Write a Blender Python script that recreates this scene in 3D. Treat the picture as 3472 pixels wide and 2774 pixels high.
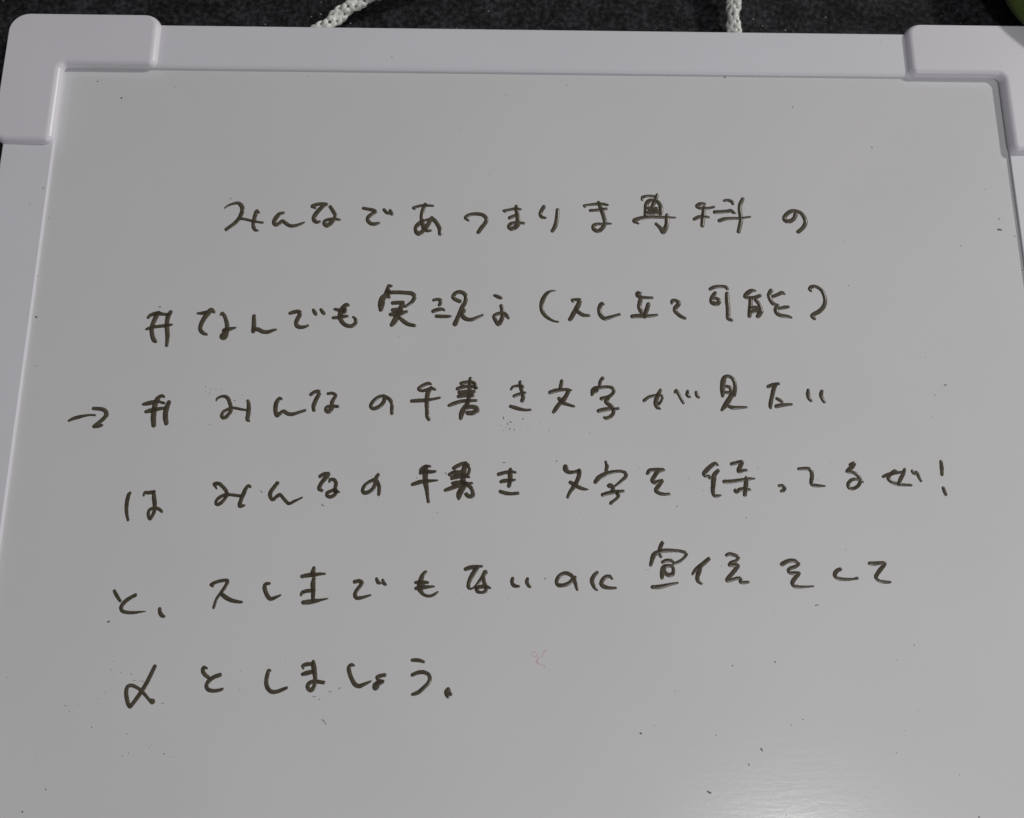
import bpy, bmesh, math, random
import numpy as np
from mathutils import Vector, Matrix

S = bpy.context.scene
for o in list(bpy.data.objects):
    bpy.data.objects.remove(o, do_unlink=True)
MM = 0.001
random.seed(7)
rng = np.random.default_rng(7)

# ------------------------------------------------------------------ camera
cam_d = bpy.data.cameras.new('camera')
cam = bpy.data.objects.new('camera', cam_d)
S.collection.objects.link(cam)
cam.location = (-0.015941, -0.270290, 0.393239)
cam.rotation_euler = (0.21635221, -0.01282854, 0.00433620)
cam_d.sensor_width = 36.0
cam_d.lens = 36.0 * 2800.0 / 3472.0
cam_d.clip_start = 0.01
cam_d.clip_end = 50.0
cam_d.dof.use_dof = True
cam_d.dof.focus_distance = 0.41
cam_d.dof.aperture_fstop = 9.0
S.camera = cam

# ------------------------------------------------------------------ light
world = bpy.data.worlds.new('World')
S.world = world
world.use_nodes = True
bg = world.node_tree.nodes['Background']
bg.inputs['Color'].default_value = (0.96, 0.98, 1.0, 1)
bg.inputs['Strength'].default_value = 0.10

def area(name, loc, target, size, power, color):
    d = bpy.data.lights.new(name, 'AREA')
    d.shape = 'DISK'
    d.size = size
    d.energy = power
    d.color = color
    o = bpy.data.objects.new(name, d)
    S.collection.objects.link(o)
    o.location = loc
    o.rotation_euler = (Vector(target) - Vector(loc)).to_track_quat('-Z', 'Y').to_euler()
    return o

# the lamp over the upper right of the board: it throws the cap shadows
area('window_lamp', (3.33, 1.70, 2.40), (0, -0.15, 0), 0.36, 80.0, (1.0, 0.985, 0.965))
# the ceiling lamp that shows as a soft sheen at the bottom of the board
area('ceiling_lamp', (0.46, -0.765, 1.0), (0.02, -0.3, 0), 0.15, 3.5, (0.97, 0.985, 1.0))

S.view_settings.view_transform = 'Standard'
S.view_settings.look = 'None'
S.view_settings.exposure = 0.0
S.view_settings.gamma = 1.0
S.view_settings.use_curve_mapping = False
S.render.engine = 'CYCLES'

# handwriting: (line, character, strokes); a stroke is x, y (1/20 mm on the board) and half width (1/100 mm), repeated
CHARS = [
(1, 'み', [[-3179,-1587,44,-3148,-1560,57,-3099,-1539,75,-3050,-1531,96,-3014,-1558,118,-2998,-1604,118,-3007,-1654,118,-3028,-1704,109,-3074,-1763,113,-3144,-1822,108],[-3028,-1704,87,-2969,-1708,78,-2901,-1725,78,-2833,-1738,70,-2783,-1745,70],[-2824,-1638,44,-2850,-1616,96,-2860,-1652,118,-2869,-1707,118,-2874,-1761,113,-2866,-1806,104,-2844,-1831,78,-2823,-1832,48]]),
(1, 'ん', [[-2577,-1634,79,-2618,-1650,114,-2652,-1695,122,-2666,-1741,118,-2648,-1768,109,-2615,-1754,104,-2583,-1726,105,-2548,-1748,104,-2505,-1775,104,-2455,-1776,96,-2397,-1756,78,-2361,-1738,57]]),
(1, 'な', [[-2252,-1580,53,-2287,-1560,96,-2250,-1541,105,-2192,-1531,97,-2141,-1535,88,-2182,-1563,114,-2229,-1618,123,-2260,-1673,122,-2258,-1714,118,-2231,-1736,96,-2202,-1727,74],[-2102,-1562,96,-2070,-1612,105,-2047,-1653,96,-2053,-1689,105,-2088,-1744,122,-2125,-1771,122,-2151,-1753,113,-2148,-1722,105,-2107,-1703,96,-2049,-1698,87,-1998,-1705,65]]),
(1, 'で', [[-1761,-1575,92,-1710,-1585,96,-1659,-1596,105,-1637,-1616,96,-1674,-1640,105,-1706,-1672,114,-1708,-1713,113,-1678,-1744,105,-1636,-1748,105,-1598,-1737,78],[-1550,-1588,88,-1523,-1620,96,-1497,-1633,70],[-1486,-1597,88,-1468,-1637,96]]),
(1, 'あ', [[-1232,-1580,44,-1249,-1567,79,-1203,-1548,83,-1153,-1538,84,-1102,-1538,75,-1047,-1540,62],[-1128,-1524,97,-1148,-1579,110,-1160,-1643,114,-1158,-1707,114,-1147,-1752,122,-1129,-1797,122,-1095,-1819,87,-1066,-1814,74],[-1057,-1674,105,-1081,-1724,114,-1113,-1779,131,-1153,-1829,122,-1186,-1852,122,-1212,-1829,117,-1214,-1775,118,-1181,-1734,113,-1132,-1707,79,-1090,-1693,87,-1048,-1688,118,-1005,-1732,113,-974,-1795,113,-969,-1850,109]]),
(1, 'つ', [[-678,-1702,52,-712,-1673,88,-695,-1648,96,-645,-1629,96,-586,-1626,105,-527,-1641,110,-497,-1682,109,-509,-1727,109,-546,-1778,118,-577,-1828,109]]),
(1, 'ま', [[-299,-1602,44,-320,-1587,70,-266,-1577,79,-206,-1565,88,-147,-1569,70],[-257,-1666,105,-215,-1647,105,-181,-1633,88],[-191,-1537,97,-185,-1597,110,-177,-1651,123,-172,-1706,131,-176,-1742,131,-206,-1774,131,-239,-1788,118,-265,-1766,109,-248,-1734,105,-206,-1720,96,-155,-1719,79,-117,-1723,87]]),
(1, 'り', [[94,-1539,110,68,-1585,106,56,-1621,97,72,-1653,97,110,-1662,66],[235,-1572,101,231,-1638,114,220,-1711,114,203,-1765,114,180,-1806,100]]),
(1, 'ま', [[524,-1539,40,507,-1521,62,567,-1511,75,635,-1503,88,703,-1502,88,753,-1512,71],[574,-1575,88,625,-1572,88,684,-1565,88,736,-1555,88],[659,-1482,88,677,-1533,115,697,-1596,114,712,-1651,114,722,-1706,110,706,-1751,114,672,-1792,118,638,-1802,114,605,-1779,114,605,-1743,109,639,-1725,88,690,-1724,79,749,-1719,70,787,-1721,44]]),
(1, '専', [[1112,-1454,53,1117,-1422,89,1164,-1408,80,1215,-1407,80,1258,-1414,80],[1269,-1390,80,1257,-1434,106,1234,-1481,115,1211,-1536,106],[1141,-1619,106,1147,-1564,115,1153,-1509,124,1175,-1468,124,1214,-1453,98,1273,-1471,106,1301,-1521,115,1304,-1572,115,1294,-1608,88],[1169,-1546,124,1219,-1550,133,1262,-1549,106],[1159,-1592,123,1218,-1591,141,1269,-1590,124,1303,-1599,88],[1066,-1716,53,1025,-1686,123,1072,-1661,114,1140,-1647,106,1225,-1641,97,1327,-1643,88,1394,-1644,66,1449,-1645,53],[1363,-1617,97,1361,-1672,119,1356,-1726,123,1339,-1772,140,1316,-1808,122,1297,-1772,123,1272,-1741,96,1248,-1718,88]]),
(1, '科', [[1758,-1489,80,1715,-1489,106,1680,-1513,115,1704,-1535,97,1755,-1539,89,1807,-1534,75,1854,-1522,75],[1752,-1526,97,1743,-1595,124,1731,-1668,119,1723,-1732,110],[1644,-1660,97,1691,-1636,106,1742,-1633,88,1793,-1637,71],[1965,-1450,80,1999,-1445,89,2037,-1458,98,2053,-1486,80],[1861,-1580,115,1924,-1576,106,1993,-1569,106,2027,-1560,97,2052,-1582,88,2073,-1589,44],[1903,-1675,110,1954,-1656,106,2031,-1648,88,2108,-1646,79,2176,-1636,62,2223,-1628,57],[2158,-1429,98,2129,-1490,115,2120,-1554,115,2125,-1618,115,2125,-1673,115,2112,-1728,114,2094,-1796,105]]),
(1, 'の', [[2698,-1594,124,2678,-1640,115,2637,-1672,124,2595,-1672,124,2575,-1641,115,2604,-1595,115,2653,-1562,115,2700,-1559,106,2750,-1579,106,2781,-1625,115,2794,-1675,115,2778,-1721,115,2745,-1762,114,2710,-1790,110]]),
(2, '#', [[-3843,-2770,92,-3817,-2744,100,-3762,-2727,109,-3704,-2735,92,-3647,-2739,75],[-3746,-2722,109,-3773,-2778,125,-3792,-2838,117,-3798,-2898,116,-3783,-2966,116,-3763,-3008,116,-3741,-3025,58],[-3629,-2713,109,-3649,-2760,125,-3654,-2820,117,-3648,-2880,121,-3637,-2948,120,-3634,-3007,103,-3635,-3058,91],[-3847,-2892,75,-3796,-2872,91,-3724,-2862,92,-3660,-2854,92,-3605,-2844,62]]),
(2, 'な', [[-3360,-2723,59,-3323,-2723,92,-3275,-2714,109],[-3198,-2709,84,-3228,-2688,126,-3258,-2722,142,-3294,-2783,125,-3317,-2843,117,-3317,-2894,112,-3289,-2928,100,-3252,-2943,71],[-3130,-2738,50,-3116,-2721,92,-3088,-2755,100,-3068,-2806,108,-3057,-2849,117,-3057,-2892,133,-3074,-2943,187,-3084,-2960,207],[-3081,-2900,125,-3049,-2892,116,-3010,-2879,92,-2974,-2870,54]]),
(2, 'ん', [[-2798,-2748,105,-2794,-2804,121,-2792,-2855,125,-2795,-2906,112],[-2782,-2881,104,-2741,-2889,117,-2699,-2910,108,-2650,-2912,104,-2603,-2895,83,-2571,-2886,58]]),
(2, 'で', [[-2442,-2715,92,-2406,-2702,109,-2358,-2697,109,-2344,-2723,113,-2362,-2766,117,-2375,-2809,117,-2365,-2847,117,-2328,-2860,104,-2287,-2855,83,-2259,-2842,67],[-2212,-2679,84,-2198,-2705,105,-2185,-2723,92],[-2138,-2674,84,-2116,-2704,101,-2103,-2717,84]]),
(2, 'も', [[-2000,-2668,76,-1958,-2677,101,-1901,-2676,126],[-2011,-2759,84,-1954,-2754,101,-1914,-2745,101,-1874,-2740,80],[-1862,-2628,59,-1887,-2620,109,-1918,-2659,151,-1940,-2711,143,-1942,-2762,126,-1911,-2814,113,-1861,-2843,109,-1812,-2838,109,-1785,-2804,100,-1791,-2770,84,-1812,-2748,63],[-1909,-2686,126,-1904,-2692,126]]),
(2, '実', [[-1444,-2420,68,-1469,-2416,93,-1479,-2464,136,-1498,-2517,148,-1529,-2552,161,-1539,-2612,177,-1541,-2669,118],[-1478,-2482,119,-1464,-2534,101],[-1450,-2486,110,-1375,-2485,110,-1293,-2489,110,-1235,-2497,119,-1209,-2531,110,-1232,-2584,101,-1265,-2610,84,-1297,-2636,67],[-1425,-2598,105,-1372,-2594,110,-1323,-2593,110],[-1422,-2672,105,-1377,-2671,126,-1337,-2667,118],[-1441,-2719,105,-1392,-2715,134,-1335,-2706,118,-1283,-2688,84],[-1322,-2602,118,-1345,-2654,143,-1368,-2714,160,-1398,-2783,151,-1425,-2827,117],[-1350,-2753,92,-1308,-2791,117,-1258,-2821,109,-1200,-2833,92]]),
(2, '況', [[-1015,-2564,85,-983,-2555,85,-950,-2564,101,-949,-2598,101,-958,-2616,84],[-1017,-2681,109,-972,-2664,109,-923,-2659,84,-906,-2672,59],[-983,-2733,101,-921,-2735,101,-864,-2734,84,-841,-2731,50],[-752,-2575,110,-793,-2558,110,-823,-2532,102,-803,-2493,110,-754,-2475,110,-708,-2496,110,-693,-2535,110,-702,-2588,110,-726,-2631,118,-750,-2692,118,-773,-2752,118,-797,-2813,134],[-709,-2670,101,-725,-2700,126,-712,-2743,126,-675,-2764,109,-626,-2764,101,-577,-2742,84,-524,-2717,63]]),
(2, 'よ', [[-407,-2508,72,-374,-2522,106,-341,-2537,85],[-338,-2619,101,-327,-2671,110,-323,-2723,109,-339,-2774,118,-363,-2813,109,-388,-2783,109,-409,-2732,101,-389,-2710,101,-348,-2697,101,-307,-2697,93,-282,-2722,101,-265,-2748,71]]),
(2, '(', [[209,-2453,26,159,-2458,64,114,-2489,102,81,-2546,119,66,-2607,118,72,-2667,110,100,-2715,101,141,-2749,84,190,-2774,63,233,-2782,50]]),
(2, 'ス', [[382,-2569,59,374,-2548,68,423,-2547,93,452,-2551,102,439,-2595,135,414,-2647,135,388,-2690,127,363,-2738,118,351,-2755,109],[414,-2656,101,446,-2686,110,487,-2709,101,540,-2713,80]]),
(2, 'し', [[691,-2593,59,670,-2588,110,649,-2628,118,648,-2680,118,668,-2723,118,700,-2744,110,750,-2730,101,800,-2713,76,845,-2699,80]]),
(2, '立', [[1066,-2472,68,1041,-2472,119,1037,-2494,128,1065,-2520,119,1055,-2572,119,1049,-2624,119,1069,-2672,118],[1069,-2515,94,1127,-2519,85,1181,-2519,77],[1141,-2589,115,1128,-2632,119,1109,-2684,118,1100,-2727,76],[977,-2718,114,1030,-2713,118,1096,-2715,101,1162,-2710,93,1224,-2700,68]]),
(2, 'て', [[1377,-2578,64,1383,-2552,102,1416,-2547,102,1448,-2568,110,1439,-2595,119,1413,-2621,119,1408,-2656,114,1435,-2690,106,1467,-2716,101,1504,-2733,84]]),
(2, '可', [[1773,-2421,94,1811,-2401,103,1870,-2392,94,1928,-2396,94,1946,-2417,86],[1821,-2460,94,1798,-2495,119,1780,-2535,119,1787,-2565,128,1828,-2578,128,1857,-2560,102,1850,-2534,111,1822,-2517,85,1802,-2513,85],[1941,-2468,111,1939,-2538,128,1942,-2607,123,1940,-2677,119,1940,-2729,118,1972,-2750,85]]),
(2, '能', [[2226,-2435,68,2188,-2435,111,2149,-2462,128,2126,-2497,128,2163,-2510,102,2213,-2509,111,2273,-2487,94],[2175,-2527,111,2171,-2588,119,2163,-2649,127,2154,-2705,106],[2228,-2535,102,2259,-2579,102,2272,-2631,102,2261,-2674,136,2239,-2705,119],[2165,-2614,102,2215,-2614,111,2257,-2613,85],[2171,-2658,102,2221,-2648,136,2271,-2652,144],[2388,-2433,116,2365,-2477,111,2374,-2525,111,2400,-2569,111,2429,-2581,85],[2405,-2494,94,2457,-2472,103,2499,-2454,103,2523,-2467,60],[2445,-2590,102,2425,-2634,128,2439,-2677,119,2483,-2698,110,2541,-2705,93,2573,-2715,72],[2468,-2620,85,2514,-2609,102,2552,-2604,81]]),
(2, ')', [[2797,-2434,60,2782,-2412,94,2804,-2388,107,2846,-2385,95,2894,-2415,94,2923,-2468,107,2930,-2538,107,2909,-2599,115,2864,-2647,119,2808,-2678,115,2785,-2700,102,2808,-2726,93]]),
(3, '→', [[-4503,-3823,64,-4466,-3803,88,-4413,-3786,96,-4359,-3773,72,-4305,-3765,56,-4258,-3767,56],[-4281,-3700,88,-4233,-3703,97,-4185,-3711,105,-4154,-3739,112,-4154,-3776,112,-4189,-3817,104,-4232,-3857,104,-4257,-3878,88,-4214,-3874,96,-4180,-3865,68]]),
(3, '#', [[-3612,-3580,65,-3633,-3568,81,-3666,-3593,121,-3686,-3634,129,-3693,-3683,137,-3695,-3740,137,-3694,-3797,136,-3684,-3862,120],[-3803,-3655,81,-3764,-3647,113,-3710,-3634,113,-3654,-3630,73,-3606,-3642,73],[-3772,-3729,88,-3741,-3720,113,-3687,-3708,105,-3624,-3695,89,-3585,-3695,81],[-3560,-3633,109,-3574,-3682,129,-3582,-3739,133,-3577,-3796,132,-3565,-3841,116]]),
(3, 'み', [[-3102,-3614,36,-3096,-3593,61,-3058,-3572,73,-3018,-3572,89,-2988,-3596,101,-2969,-3637,101,-2954,-3686,97,-2959,-3727,101,-2987,-3768,104,-3021,-3784,96,-3039,-3764,88,-3026,-3727,88,-2992,-3703,81,-2954,-3686,73,-2906,-3688,73,-2858,-3698,68,-2809,-3705,60],[-2798,-3611,73,-2786,-3644,105,-2782,-3693,113,-2784,-3750,113,-2787,-3799,104,-2766,-3813,48]]),
(3, 'ん', [[-2471,-3593,61,-2491,-3589,97,-2517,-3626,113,-2524,-3675,117,-2518,-3724,117,-2504,-3756,113,-2474,-3736,105,-2443,-3715,97,-2402,-3739,105,-2354,-3743,97,-2300,-3726,81,-2237,-3705,77]]),
(3, 'な', [[-2187,-3545,97,-2152,-3520,97,-2117,-3512,89,-2107,-3532,97,-2125,-3574,109,-2146,-3623,113,-2156,-3664,113,-2150,-3701,97],[-2023,-3536,77,-1984,-3531,81,-1947,-3552,89,-1965,-3589,97,-1979,-3626,113,-1973,-3663,113,-1991,-3704,113,-2014,-3716,113,-2035,-3696,97,-2024,-3671,97,-1977,-3661,89,-1921,-3664,81]]),
(3, 'の', [[-1470,-3561,106,-1473,-3602,105,-1499,-3647,105,-1546,-3676,105,-1585,-3680,97,-1601,-3652,97,-1580,-3611,97,-1534,-3569,89,-1486,-3554,81,-1454,-3565,89,-1417,-3593,97,-1396,-3634,97,-1395,-3683,97,-1394,-3728,89]]),
(3, '手', [[-1021,-3433,61,-1045,-3425,90,-1097,-3446,98,-1140,-3480,90,-1112,-3500,81,-1064,-3492,90,-1016,-3475,90,-980,-3487,69],[-1020,-3471,98,-1047,-3516,122,-1055,-3574,122,-1056,-3632,117,-1052,-3697,105,-1049,-3754,105,-1032,-3787,89],[-1205,-3604,89,-1141,-3599,105,-1069,-3595,97,-997,-3583,73,-933,-3569,65]]),
(3, '書', [[-724,-3423,102,-680,-3410,90,-615,-3409,82,-591,-3430,98,-582,-3467,98],[-760,-3477,98,-711,-3460,98,-647,-3451,90,-570,-3467,65],[-742,-3514,98,-678,-3505,98,-598,-3505,98],[-749,-3555,98,-693,-3542,122,-613,-3542,114],[-636,-3372,90,-639,-3439,114,-644,-3513,114,-649,-3579,114,-660,-3637,105],[-840,-3646,81,-788,-3625,105,-724,-3604,97,-652,-3597,89,-576,-3594,73],[-672,-3637,97,-699,-3686,138,-718,-3736,129,-723,-3772,97],[-679,-3670,105,-620,-3657,113,-571,-3669,113,-567,-3698,121,-611,-3718,129,-655,-3719,121]]),
(3, 'き', [[-236,-3481,57,-220,-3456,74,-172,-3443,74,-124,-3451,98],[-204,-3547,90,-164,-3530,90,-99,-3513,69],[-146,-3406,98,-136,-3460,123,-123,-3509,114,-117,-3559,106,-127,-3592,106],[-239,-3650,89,-187,-3666,105,-131,-3681,89,-83,-3686,73,-47,-3683,65]]),
(3, '文', [[262,-3390,90,253,-3440,98,245,-3473,90],[148,-3507,106,200,-3490,114,257,-3480,90,313,-3477,82,358,-3483,41],[329,-3489,110,305,-3539,110,272,-3589,130,231,-3630,110,199,-3676,109,179,-3705,81],[236,-3569,102,264,-3606,114,312,-3626,89,380,-3646,65]]),
(3, '字', [[674,-3366,58,664,-3358,82,641,-3396,90,635,-3437,86],[558,-3529,73,571,-3488,139,596,-3467,139,644,-3454,98,709,-3447,82,757,-3457,90,773,-3490,90,748,-3528,90,707,-3553,106,650,-3566,102],[591,-3492,114,603,-3486,106],[715,-3561,106,694,-3594,110,714,-3619,110,745,-3643,106,765,-3676,97,760,-3717,97,727,-3750,97,691,-3762,89,675,-3754,69],[620,-3689,105,672,-3677,114,729,-3668,97,777,-3668,73,813,-3665,73]]),
(3, 'が', [[1069,-3582,90,1110,-3550,82,1167,-3533,82,1232,-3528,74,1249,-3549,65,1233,-3590,73,1208,-3619,81],[1232,-3476,82,1212,-3516,110,1190,-3566,122,1180,-3615,114,1199,-3652,98,1223,-3664,53],[1374,-3498,66,1387,-3482,98,1410,-3515,90,1432,-3564,86,1453,-3605,69],[1500,-3485,82,1494,-3518,102,1506,-3539,82,1526,-3543,41],[1584,-3497,90,1591,-3530,98,1606,-3546,70]]),
(3, '見', [[1843,-3532,82,1845,-3486,131,1848,-3428,140,1859,-3370,140,1877,-3336,99,1918,-3332,91,1957,-3365,99,1970,-3419,99,1967,-3469,107,1956,-3523,98],[1888,-3432,82,1920,-3444,90,1926,-3473,90],[1877,-3494,74,1925,-3498,98,1961,-3502,98],[1932,-3519,123,1897,-3577,139,1862,-3627,131,1827,-3672,73],[1886,-3627,90,1933,-3647,106,1998,-3646,90,2071,-3642,57]]),
(3, 'た', [[2298,-3433,95,2344,-3412,91,2401,-3403,82],[2376,-3408,99,2353,-3449,115,2336,-3508,111,2319,-3566,106,2306,-3624,102,2308,-3648,69],[2375,-3553,82,2402,-3569,90,2426,-3586,70],[2366,-3631,106,2411,-3621,106,2468,-3614,82,2517,-3610,65]]),
(3, 'い', [[2691,-3462,74,2685,-3505,107,2691,-3546,98,2710,-3571,82],[2825,-3475,91,2814,-3512,107,2824,-3554,98,2841,-3583,82]]),
(4, 'は', [[-3840,-4515,58,-3853,-4531,97,-3863,-4585,101,-3864,-4647,97,-3856,-4709,85,-3836,-4774,69],[-3713,-4542,54,-3704,-4514,78,-3665,-4514,93,-3620,-4506,93],[-3622,-4502,70,-3615,-4553,109,-3604,-4607,109,-3598,-4654,101,-3601,-4700,93,-3619,-4746,85,-3633,-4762,77,-3647,-4739,85,-3652,-4693,85,-3627,-4665,85,-3581,-4661,85,-3550,-4673,85,-3528,-4692,70]]),
(4, 'み', [[-3029,-4471,47,-3056,-4428,86,-3013,-4424,94,-2972,-4455,94,-2938,-4494,94,-2927,-4533,86,-2947,-4572,93,-2983,-4611,93,-3013,-4623,85,-3026,-4604,85,-3010,-4569,86,-2973,-4541,86,-2927,-4529,78,-2873,-4531,78,-2802,-4540,78],[-2712,-4454,63,-2732,-4442,86,-2757,-4478,101,-2773,-4525,109,-2792,-4579,101,-2799,-4634,101,-2757,-4630,62]]),
(4, 'ん', [[-2458,-4417,102,-2490,-4460,105,-2518,-4507,109,-2516,-4546,101,-2491,-4574,86,-2454,-4542,93,-2424,-4526,86,-2391,-4561,86,-2349,-4604,85,-2326,-4608,78,-2281,-4584,70,-2213,-4551,43]]),
(4, 'な', [[-2056,-4348,94,-2022,-4328,102,-1979,-4324,98,-1994,-4351,126,-2027,-4395,106,-2052,-4438,106,-2058,-4470,102,-2030,-4485,78],[-1964,-4398,63,-1957,-4379,86,-1918,-4382,94,-1901,-4414,98,-1906,-4457,94,-1909,-4488,94,-1889,-4496,78,-1861,-4496,39],[-1905,-4473,94,-1944,-4488,86,-1978,-4508,101,-1976,-4536,94,-1941,-4543,94,-1903,-4520,94,-1889,-4488,86]]),
(4, 'の', [[-1502,-4329,87,-1520,-4360,106,-1526,-4408,102,-1547,-4463,102,-1592,-4498,98,-1631,-4502,102,-1644,-4471,94,-1619,-4424,86,-1566,-4388,86,-1527,-4380,102,-1494,-4423,94,-1488,-4470,94,-1490,-4521,78]]),
(4, '手', [[-1097,-4310,95,-1091,-4275,95,-1052,-4247,95,-1009,-4246,63],[-1074,-4298,79,-1027,-4298,103,-988,-4298,87,-956,-4294,63],[-1052,-4255,118,-1052,-4302,150,-1052,-4357,134,-1046,-4413,133,-1034,-4475,106,-1025,-4538,86,-1016,-4585,82],[-1173,-4421,86,-1126,-4405,110,-1064,-4389,102,-1001,-4385,79,-935,-4380,47]]),
(4, '書', [[-780,-4261,103,-737,-4237,111,-683,-4216,103,-643,-4236,95,-631,-4276,79,-642,-4315,87],[-818,-4324,102,-776,-4304,110,-713,-4300,103],[-798,-4360,94,-751,-4344,118,-689,-4335,110,-633,-4347,63],[-789,-4407,86,-742,-4399,102,-672,-4395,94],[-667,-4212,95,-682,-4268,134,-689,-4332,134,-695,-4395,126],[-858,-4474,86,-804,-4454,110,-734,-4430,110,-672,-4414,102,-605,-4406,67],[-671,-4426,118,-702,-4466,149,-725,-4513,149,-728,-4552,86],[-640,-4426,102,-608,-4457,102,-596,-4496,102,-596,-4524,109,-631,-4532,109,-658,-4512,102]]),
(4, 'き', [[-351,-4318,95,-304,-4305,95,-241,-4293,87,-190,-4298,67],[-327,-4389,90,-288,-4380,102,-225,-4375,79,-193,-4370,51],[-237,-4273,103,-241,-4321,126,-240,-4368,118,-252,-4431,98],[-334,-4483,86,-287,-4498,102,-224,-4504,86,-165,-4498,86]]),
(4, '文', [[306,-4250,79,290,-4238,111,290,-4270,119,325,-4294,103,373,-4292,87,420,-4281,99],[424,-4277,103,420,-4325,111,399,-4380,110,379,-4420,126,343,-4467,94,315,-4515,78,309,-4534,74],[336,-4392,95,371,-4412,110,418,-4439,102,465,-4455,79,504,-4458,39]]),
(4, '字', [[681,-4192,76,691,-4228,99,681,-4276,87],[576,-4387,103,608,-4347,126,648,-4323,127,704,-4299,103,775,-4283,79,831,-4283,79,870,-4302,95,865,-4338,95,829,-4370,79,796,-4398,67,768,-4421,63],[713,-4441,39,701,-4422,87,725,-4414,87,744,-4441,110,736,-4473,94],[645,-4509,102,692,-4495,102,763,-4481,102,842,-4472,71],[786,-4496,118,794,-4520,86,769,-4551,78,741,-4571,78,721,-4588,94]]),
(4, 'を', [[1079,-4301,87,1100,-4273,103,1155,-4265,95,1203,-4264,95,1238,-4264,71,1178,-4284,111,1145,-4328,107,1124,-4368,111,1143,-4388,103,1183,-4380,103,1219,-4371,87,1190,-4411,103,1161,-4447,110,1156,-4470,102,1195,-4494,94,1242,-4501,79,1281,-4497,67]]),
(4, '待', [[1760,-4213,68,1733,-4201,96,1688,-4230,111,1647,-4270,119,1622,-4302,103,1636,-4324,71,1672,-4321,67],[1762,-4269,95,1724,-4309,119,1714,-4357,131,1707,-4412,119,1701,-4467,110,1715,-4506,110,1746,-4514,79,1774,-4506,47],[1679,-4341,87,1685,-4337,87],[1896,-4204,96,1944,-4192,96,1996,-4184,96,1982,-4220,112,1960,-4260,111,1963,-4280,87,2004,-4267,80,2035,-4263,68],[1816,-4376,103,1879,-4375,111,1943,-4365,95,2007,-4355,87,2062,-4347,79,2110,-4345,40],[2030,-4335,87,2025,-4386,119,2016,-4442,118,2006,-4501,102],[1918,-4462,103,1929,-4478,79,1954,-4454,103,2001,-4446,103,2056,-4451,71]]),
(4, 'っ', [[2342,-4412,79,2375,-4412,87,2393,-4432,95,2380,-4455,95,2360,-4463,79]]),
(4, 'て', [[2541,-4248,80,2593,-4244,88,2640,-4248,104,2662,-4271,104,2665,-4319,103,2654,-4375,103,2668,-4402,103,2715,-4410,87,2782,-4412,48]]),
(4, 'る', [[3045,-4205,88,3081,-4193,112,3055,-4229,120,3007,-4269,80,3051,-4275,96,3097,-4297,96,3125,-4340,96,3125,-4376,95,3094,-4416,91,3049,-4436,87,3014,-4428,87,3007,-4392,87,3036,-4357,87,3077,-4344,80,3115,-4354,64,3150,-4370,60]]),
(4, 'ぜ', [[3353,-4319,72,3406,-4299,104,3463,-4286,80,3520,-4276,72,3553,-4270,64],[3493,-4266,64,3466,-4262,80,3422,-4299,88,3403,-4334,104,3424,-4362,104,3470,-4386,103,3524,-4395,80,3619,-4399,64],[3569,-4246,80,3551,-4290,96,3522,-4338,104,3493,-4389,88],[3643,-4264,88,3655,-4285,88,3683,-4277,96,3699,-4321,80,3715,-4356,72]]),
(4, '!', [[3930,-4169,84,3931,-4224,104,3926,-4295,84],[3925,-4424,84,3934,-4462,95,3942,-4486,87]]),
(5, 'と', [[-3894,-5426,82,-3867,-5470,90,-3832,-5514,75],[-3698,-5462,90,-3737,-5484,90,-3779,-5514,101,-3809,-5551,97,-3818,-5580,89,-3800,-5606,89,-3754,-5618,82,-3693,-5619,74,-3642,-5613,52,-3590,-5607,26]]),
(5, '、', [[-3462,-5585,86,-3457,-5616,97,-3436,-5645,97,-3412,-5652,59]]),
(5, 'ス', [[-2987,-5381,45,-3008,-5366,83,-2971,-5344,83,-2920,-5329,83,-2863,-5325,83,-2864,-5354,90,-2884,-5395,90,-2911,-5436,83,-2945,-5488,75,-2960,-5533,71,-2968,-5570,75],[-2902,-5451,97,-2862,-5481,112,-2807,-5506,97,-2753,-5517,82,-2715,-5521,64]]),
(5, 'し', [[-2470,-5351,68,-2504,-5357,90,-2513,-5390,105,-2494,-5442,105,-2465,-5483,105,-2438,-5490,90,-2401,-5475,75,-2361,-5456,45]]),
(5, '主', [[-2067,-5207,80,-2073,-5237,114,-2079,-5263,113],[-2173,-5286,91,-2117,-5275,106,-2064,-5271,106,-2011,-5263,76,-1961,-5261,53],[-2062,-5308,91,-2068,-5357,121,-2062,-5409,113,-2061,-5461,98,-2059,-5498,90],[-2171,-5454,68,-2161,-5432,90,-2116,-5417,94,-2063,-5416,90],[-2148,-5522,101,-2095,-5517,120,-2043,-5509,105,-1983,-5498,64,-1923,-5485,34]]),
(5, 'で', [[-1683,-5333,91,-1642,-5325,98,-1615,-5336,91,-1628,-5370,98,-1661,-5415,98,-1674,-5452,98,-1658,-5478,98,-1620,-5478,83,-1575,-5466,68,-1530,-5453,49],[-1479,-5306,83,-1462,-5339,91,-1439,-5343,53],[-1421,-5317,76,-1408,-5347,91,-1389,-5358,53]]),
(5, 'も', [[-1026,-5240,83,-1052,-5270,106,-1066,-5308,121,-1077,-5353,136,-1075,-5397,128,-1051,-5434,90,-1013,-5457,75,-967,-5456,75,-930,-5438,64,-907,-5420,41],[-1115,-5336,76,-1062,-5336,106,-1001,-5336,68],[-1110,-5390,90,-1061,-5382,113,-1000,-5376,83,-943,-5371,45]]),
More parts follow.
